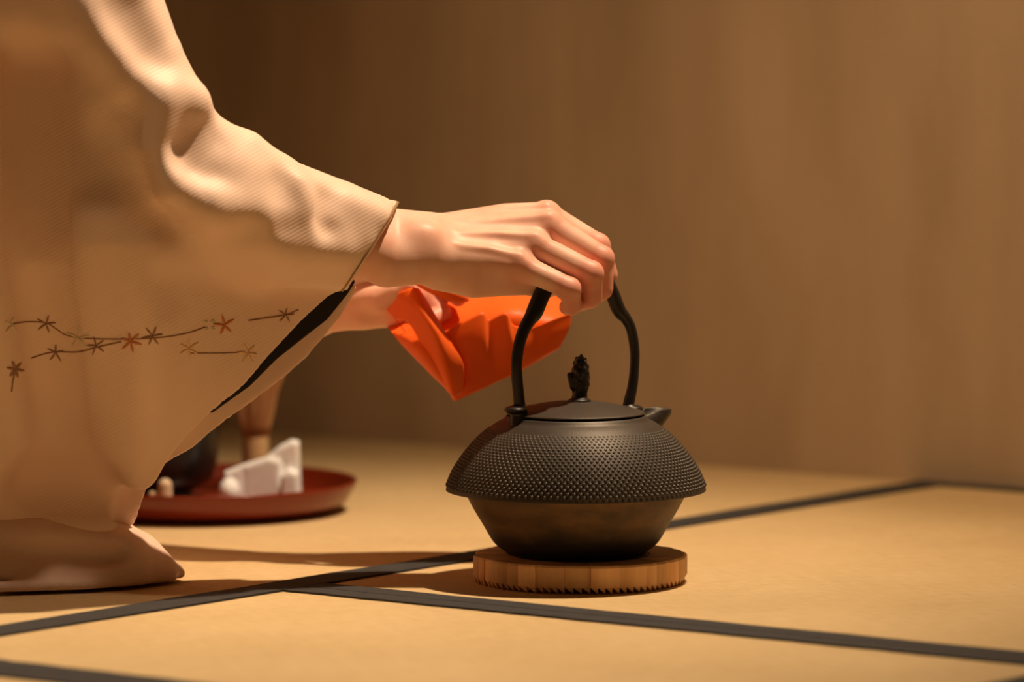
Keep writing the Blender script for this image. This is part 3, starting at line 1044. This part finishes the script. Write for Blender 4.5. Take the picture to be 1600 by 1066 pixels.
# --- right sleeve
def ys(X, Z):
    """depth of the hanging panel: nearer the camera up at the elbow, leaning back towards the hem"""
    t = np.clip((X + 0.17) / -0.16, 0, 1)
    d = -0.026 - 0.108 * t * t * (3 - 2 * t)
    w = np.clip((0.26 - Z) / 0.22, 0, 1)
    return d + (0.078 * t + 0.012) * w
sc = Sculpt((-.66, -.215, .030), (-.115, .075, .66), 0.0027)
tail = [(-.56, .055), (-.60, .25), (-.60, .50), (-.44, .50)]
front = [pl(548, 438, -.02), pl(517, 460, -.02), pl(471, 500, -.02), pl(416, 560, -.03), pl(383, 600, -.035), pl(332, 640, -.04), pl(273, 700, -.05), pl(233, 740, -.05), pl(200, 775, -.05), pl(192, 826, -.05), pl(100, 836, -.05)] + tail + [pl(130, 100, -.1), pl(270, 300, -.1), pl(430, 360, -.05), pl(580, 385, -.02)]
back = [pl(562, 436, .01), pl(553, 460, .01), pl(529, 500, .01), pl(478, 560, .01), pl(447, 588, .0), pl(394, 627, .0), pl(338, 667, -.01), pl(301, 698, -.01), pl(259, 722, -.02), pl(233, 754, -.02), pl(209, 822, -.02), pl(180, 834, -.02)] + tail + [pl(270, 300, -.05), pl(430, 360, -.02), pl(580, 385, .0)]
mid = [pl(500, 440, -.02), pl(400, 545, -.02), pl(300, 640, -.04), pl(225, 716, -.05), pl(180, 774, -.05), pl(170, 826, -.05), (-.56, .055), (-.60, .25), (-.60, .50), (-.44, .50), pl(270, 300, -.1), pl(430, 360, -.05)]
# hanging layers
sc.slab(front, ys, .0032, 0, rnd=.0015)
sc.slab(back, lambda X, Z: ys(X, Z) + .036, .0035, .003, rnd=.0015)
sc.slab(mid, lambda X, Z: ys(X, Z) + .018, .020, .012, rnd=.004)
# cloth over upper arm, elbow and forearm
sc.chain([(-.575, -.100, .600, .078), J(40, -150, -.112, .068), J(122, 2, -.112, .060), J(186, 108, -.110, .048), J(238, 172, -.108, .040)], .022)
sc.chain([J(262, 215, -.106, .038), J(318, 300, -.092, .051), J(415, 346, -.068, .0490), J(515, 366, -.042, .0410), J(588, 381, -.022, .0350), J(650, 402, -.010, .0340)], .010, yscale=.82)
# ridge along the upper arm, continuing over the elbow
sc.chain([J(40, -150, -.172, .014), J(100, -20, -.165, .013), J(150, 60, -.158, .012), J(200, 120, -.148, .012), J(255, 144, -.140, .012), J(300, 160, -.124, .012)], .014)
sc.chain([J(248, 165, -.146, .010), J(247, 230, -.146, .0105), J(270, 292, -.142, .013), J(330, 332, -.130, .012)], .016)
# shallow hollow above the ridge, and the deep pocket at the elbow
sc.chain([J(205, 10, -.168, .011), J(250, 80, -.156, .009)], .022, 'sub')
sc.chain([J(290, 240, -.152, .010), J(318, 226, -.146, .0125), J(345, 212, -.134, .009)], .014, 'sub')
# folds of the forearm
sc.chain([J(352, 222, -.092, .010), J(385, 232, -.088, .012), J(412, 256, -.086, .010)], .012)
sc.chain([J(330, 318, -.132, .011), J(385, 326, -.114, .011), J(430, 346, -.104, .009)], .014)
sc.chain([J(440, 266, -.078, .007), J(462, 290, -.090, .007), J(478, 330, -.089, .007), J(486, 374, -.082, .006)], .012)
sc.chain([J(446, 285, -.110, .006), J(456, 325, -.117, .006), J(450, 360, -.115, .006)], .014, 'sub')
sc.chain([J(512, 308, -.084, .005), J(506, 340, -.091, .005), J(512, 362, -.089, .005)], .013, 'sub')
sc.chain([J(400, 374, -.103, .009), J(450, 386, -.093, .009), J(530, 392, -.069, .009)], .014)
sc.chain([J(540, 318, -.060, .007), J(590, 338, -.048, .007)], .012)
# broad soft folds in the hanging cloth
def fold(pts, k, op='add'):
    sc.chain([(x, float(ys(np.float64(x), np.float64(z))) + dy, z, r) for x, z, dy, r in pts], k, op)
fold([(-.392, .38, -.012, .026), (-.394, .24, -.012, .024), (-.376, .09, -.012, .018)], .026, 'sub')
fold([(-.432, .38, .002, .012), (-.430, .22, .004, .014), (-.42, .08, .002, .014)], .025)
fold([(-.340, .28, .006, .008), (-.315, .20, .006, .012), (-.325, .09, .006, .012)], .025)
fold([(-.30, .255, .004, .008), (-.235, .235, .004, .007)], .020)
fold([(-.392, .075, -.012, .026), (-.358, .072, -.010, .024), (-.338, .062, -.010, .014)], .018, 'sub')
# open cuff
cA, cB = at(627, 318, -.02), at(549, 441, -.02)
cdir = Vector((cB.x - cA.x, 0, cB.z - cA.z)).normalized()
cn = Vector((-cdir.z, 0, cdir.x))
if cn.x < 0:
    cn = -cn
X_, Y_, Z_ = sc.ax[0][:, None, None], sc.ax[1][None, :, None], sc.ax[2][None, None, :]
dcut = (X_ - cA.x) * cn.x + (Y_ - cA.y) * 0 + (Z_ - cA.z) * cn.z
lowmask = (Z_ < cB.z - 0.004) & (X_ < at(566, 440, .0).x) & np.ones_like(sc.F, bool)
cutF = -smin(-sc.F, -dcut.astype(np.float32), .001)
sc.F = np.where(lowmask, sc.F, cutF)
sc.chain([J(520, 352, -.036, .0285), J(580, 372, -.020, .0295), J(660, 404, -.008, .0300)], .003, 'sub')
V, Q = sc.mesh(2)
sleeve = np_obj('kimono_sleeve', V, Q, M['silk'], person)
sleeve['label'] = 'wide pale beige sleeve with embroidered flower band'
bvh = BVHTree.FromPolygons([tuple(v) for v in V], [tuple(q) for q in Q])

# dark lining showing in the open seam of the sleeve
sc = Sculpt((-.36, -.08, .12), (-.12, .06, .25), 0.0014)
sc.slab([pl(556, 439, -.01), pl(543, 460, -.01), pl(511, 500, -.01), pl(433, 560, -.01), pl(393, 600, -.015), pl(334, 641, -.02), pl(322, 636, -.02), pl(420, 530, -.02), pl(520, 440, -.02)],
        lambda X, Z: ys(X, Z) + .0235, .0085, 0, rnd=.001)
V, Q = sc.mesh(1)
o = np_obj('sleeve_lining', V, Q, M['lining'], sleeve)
o['label'] = 'black lining in the open sleeve seam'

# cuff piping: follows the cut edge of the cuff
dirs = []
cm = (cA + cB) / 2
for k in range(49):
    a = 2 * math.pi * k / 48
    d = cdir * math.cos(a) + Vector((0, 1, 0)) * math.sin(a)
    org = Vector((cm.x, -.018, cm.z)) - cn * 0.0025
    hit = bvh.ray_cast(org + d * 0.12, -d)
    if hit[0] is not None and (hit[0] - org).length < 0.09:
        dirs.append(hit[0])
if len(dirs) > 12:
    v, f = tube(np.array([(p.x, p.y, p.z, .0011) for p in dirs]), 6)
    mesh_obj('cuff_piping', v, f, M['cuff'], sleeve)

# embroidered band on the hanging panel, stitched onto the cloth surface
def on_cloth(px, py, lift=0.0005):
    p = at(px, py, -.1)
    d = (p - CAM).normalized()
    hit = bvh.ray_cast(CAM, d)
    if hit[0] is None:
        return None
    n = hit[1] if hit[1].dot(d) < 0 else -hit[1]
    return hit[0] + n * lift

def petal(cx, cy, ang, length, width, mat, bend=0.0):
    pts, n = [], 8
    for i in range(n + 1):
        t = i / n
        w = width * math.sin(math.pi * min(1, t * .92 + .04)) ** .8
        bx = bend * math.sin(t * 2)
        x, y = t * length, bx
        for s in (-1, 0, 1):
            pts.append((x, y + s * w, abs(s)))
    verts = []
    for (x, y, e) in pts:
        qx = cx + x * math.cos(ang) - y * math.sin(ang)
        qy = cy + x * math.sin(ang) + y * math.cos(ang)
        p = on_cloth(qx, qy, 0.0003 + 0.0007 * (1 - e))
        if p is None:
            return
        verts.append(p)
    faces = []
    for i in range(n):
        for s in range(2):
            a = i * 3 + s
            faces.append((a, a + 1, a + 4, a + 3))
    return verts, faces

def flower(cx, cy, size, mat, petals=6, a0=0.2, width=2.0, skip=()):
    V, Fc = [], []
    for k in range(petals):
        if k in skip:
            continue
        r = petal(cx, cy, a0 + 2 * math.pi * k / petals, size * random.uniform(.85, 1.1), width, mat, random.uniform(-1, 1))
        if r:
            b = len(V)
            V += r[0]
            Fc += [tuple(i + b for i in f) for f in r[1]]
    if V:
        mesh_obj('embroidered_flower', V, Fc, mat, sleeve)

flower(387, 552, 17, M['thread_pale'], 6, .1, 2.0)
flower(295, 545, 16, M['thread_pale'], 6, .5, 1.8)
flower(123, 528, 19, M['thread_ivory'], 5, -1.5, 2.0)
flower(204, 534, 17, M['thread_orange'], 6, .3, 2.2)
flower(238, 525, 16, M['thread_dark'], 6, .9, 1.6)
flower(150, 540, 16, M['thread_dark'], 5, 1.9, 1.4)
flower(350, 508, 17, M['thread_orange'], 5, 2.0, 2.2)
flower(72, 506, 15, M['thread_dark'], 5, 1.2, 1.6)
flower(87, 551, 15, M['thread_dark'], 5, -1.5, 1.6)
flower(24, 577, 14, M['thread_dark'], 6, .2, 2.4)
flower(18, 508, 14, M['thread_ivory'], 5, 2.4, 1.5)
flower(446, 492, 13, M['thread_dark'], 5, 2.4, 1.3)
for (dx, dy) in ((-6, -5), (5, -6), (-5, 6), (6, 5)):
    flower(327 + dx, 508 + dy, 3.2, M['thread_ivory'], 5, .3, 1.2)
def vine(pts, r=0.00045):
    s = [on_cloth(x, y, .0003) for x, y in catmull(pts, 8)]
    s = [(p.x, p.y, p.z, r) for p in s if p is not None]
    if len(s) > 3:
        v, f = tube(np.array(s), 5)
        mesh_obj('embroidered_vine', v, f, M['thread_dark'], sleeve)
vine([(20, 506), (45, 503), (72, 505), (88, 514), (105, 524), (140, 529), (200, 530), (255, 527), (295, 520), (320, 511)])
vine([(48, 560), (70, 553), (90, 550), (123, 550), (150, 543), (190, 534)], .0005)
vine([(388, 501), (415, 497), (446, 492), (466, 484)], .0005)
vine([(296, 552), (345, 552), (376, 551)], .00035)
vine([(24, 577), (20, 595), (18, 612)], .0006)

# --- left sleeve, on the far side of the body
sc = Sculpt((-.66, .06, .10), (-.13, .40, .68), 0.006)
sc.chain([(-.58, .255, .60, .080), (-.45, .265, .38, .060), (-.415, .262, .33, .055), J(330, 440, .19, .045), J(470, 464, .150, .036), J(510, 460, .146, .030)], .02)
sc.chain([J(505, 448, .134, .024), J(548, 420, .128, .016), J(592, 409, .124, .0135), J(640, 404, .122, .011)], .012)  # unseen pair of cuff flaps, added above the left hand to shade it
sc.chain([J(505, 446, .158, .024), J(548, 418, .156, .016), J(592, 407, .152, .0135), J(640, 402, .148, .011)], .012)
sc.slab([pl(480, 455, .15), pl(430, 540, .15), pl(360, 590, .17), (-.42, .16), (-.50, .20), (-.52, .45), (-.40, .36)], lambda X, Z: 0.16 + np.clip((-.2 - X) / .2, 0, 1) * .08, .016, .02, rnd=.004)
V, Q = sc.mesh(2)
np_obj('kimono_sleeve', V, Q, M['silk'], person)

# ------------------------------------------------------------------ orange silk cloth in the left hand
# three draped panels: a sloping upper fold that catches the light, a hanging front flap and a left lobe
def sheet(name, rows, mat, parent=None, n=8, thick=0.0009, wr=0.0009, seed=1):
    """rows: list of rows of (px,py,Y); a smooth interpolated cloth sheet with thickness"""
    P = np.array([[tuple(at(*c)) for c in r] for r in rows], float)
    g = np.array([catmull([tuple(p) for p in r], n) for r in P])          # along rows
    g = np.array([catmull([tuple(p) for p in g[:, j]], n) for j in range(g.shape[1])]).transpose(1, 0, 2)
    H, W = g.shape[:2]
    r2 = np.random.default_rng(seed)
    ii, jj = np.meshgrid(np.linspace(0, 1, H), np.linspace(0, 1, W), indexing='ij')
    off = np.zeros((H, W))
    for _ in range(7):
        a, b, ph = r2.uniform(-14, 14), r2.uniform(-14, 14), r2.uniform(0, 6.28)
        off += np.sin(a * ii + b * jj + ph) / 5
    g[:, :, 1] += off * wr
    gi, gj = np.gradient(g, axis=0), np.gradient(g, axis=1)
    N = np.cross(gi, gj)
    N /= np.linalg.norm(N, axis=2)[:, :, None] + 1e-12
    top, bot = g + N * thick / 2, g - N * thick / 2
    verts = np.concatenate([top.reshape(-1, 3), bot.reshape(-1, 3)])
    o = H * W
    F_ = []
    idx = np.arange(o).reshape(H, W)
    for i in range(H - 1):
        for j in range(W - 1):
            a, b, c, d = idx[i, j], idx[i, j + 1], idx[i + 1, j + 1], idx[i + 1, j]
            F_.append((a, b, c, d))
            F_.append((o + d, o + c, o + b, o + a))
    rim = list(idx[0, :]) + list(idx[1:, -1]) + list(idx[-1, -2::-1]) + list(idx[-2:0, 0])
    for k in range(len(rim)):
        a, b = rim[k], rim[(k + 1) % len(rim)]
        F_.append((b, a, a + o, b + o))
    return mesh_obj(name, verts, F_, mat, parent)

fk = thing('silk_cloth', 'orange-red folded silk cloth held behind the kettle handle', 'cloth', at(720, 625, .11))
# upper layer: slopes up and away from a crest facing the lamp
sheet('upper_fold', [
    [(604, 468, .150), (650, 440, .160), (720, 438, .166), (790, 440, .170), (850, 452, .165), (893, 484, .150)],
    [(618, 480, .135), (664, 466, .138), (730, 470, .140), (795, 466, .140), (848, 474, .136), (890, 492, .130)],
    [(640, 500, .118), (684, 506, .115), (742, 500, .108), (800, 488, .106), (846, 500, .110), (886, 506, .112)],
    [(662, 534, .112), (700, 536, .106), (752, 534, .104), (806, 534, .105), (846, 540, .109), (880, 528, .110)],
], M['fukusa'], fk, seed=3)
sheet('front_flap', [
    [(668, 516, .103), (690, 519, .098), (730, 499, .097), (754, 488, .098), (764, 499, .101), (790, 489, .096), (802, 508, .100), (830, 512, .104), (862, 500, .104), (893, 488, .107)],
    [(676, 545, .105), (700, 552, .099), (732, 540, .096), (756, 534, .096), (768, 536, .100), (794, 528, .097), (806, 536, .099), (834, 530, .104), (862, 522, .104), (890, 512, .107)],
    [(690, 584, .112), (706, 588, .106), (734, 580, .101), (758, 574, .101), (774, 572, .103), (796, 566, .102), (812, 562, .103), (836, 554, .106), (856, 549, .107), (876, 540, .109)],
    [(706, 620, .118), (712, 626, .114), (738, 615, .107), (762, 604, .107), (778, 596, .108), (798, 587, .107), (816, 578, .109), (838, 565, .110), (856, 554, .110), (872, 545, .111)],
], M['fukusa'], fk, n=6, seed=5, wr=.0007)
sheet('left_lobe', [
    [(606, 500, .140), (630, 492, .136), (655, 488, .128), (680, 505, .102)],
    [(606, 511, .124), (636, 513, .113), (664, 521, .101), (692, 540, .096)],
    [(616, 524, .112), (642, 538, .100), (670, 556, .093), (702, 570, .097)],
    [(645, 556, .114), (664, 574, .105), (686, 590, .099), (710, 604, .101)],
    [(694, 602, .116), (698, 608, .113), (704, 616, .110), (711, 626, .110)],
], M['fukusa'], fk, seed=8)
sheet('front_curl', [
    [(598, 470, .108), (622, 458, .098), (644, 450, .096), (656, 452, .100)],
    [(612, 492, .104), (642, 486, .092), (664, 488, .086), (684, 500, .093)],
    [(640, 506, .098), (664, 516, .087), (684, 524, .083), (706, 538, .091)],
    [(664, 548, .098), (680, 560, .090), (698, 568, .087), (724, 572, .094)],
    [(698, 610, .106), (704, 616, .103), (710, 620, .102), (722, 614, .102)],
], M['fukusa'], fk, seed=4, wr=.0005)
v, f = tube(catmull([J(650, 438, .096, .0035), J(672, 446, .092, .0055), J(696, 456, .090, .0060), J(718, 464, .092, .0045), J(730, 468, .098, .002)], 6), 10)
mesh_obj('rolled_edge', v, f, M['fukusa'], fk)
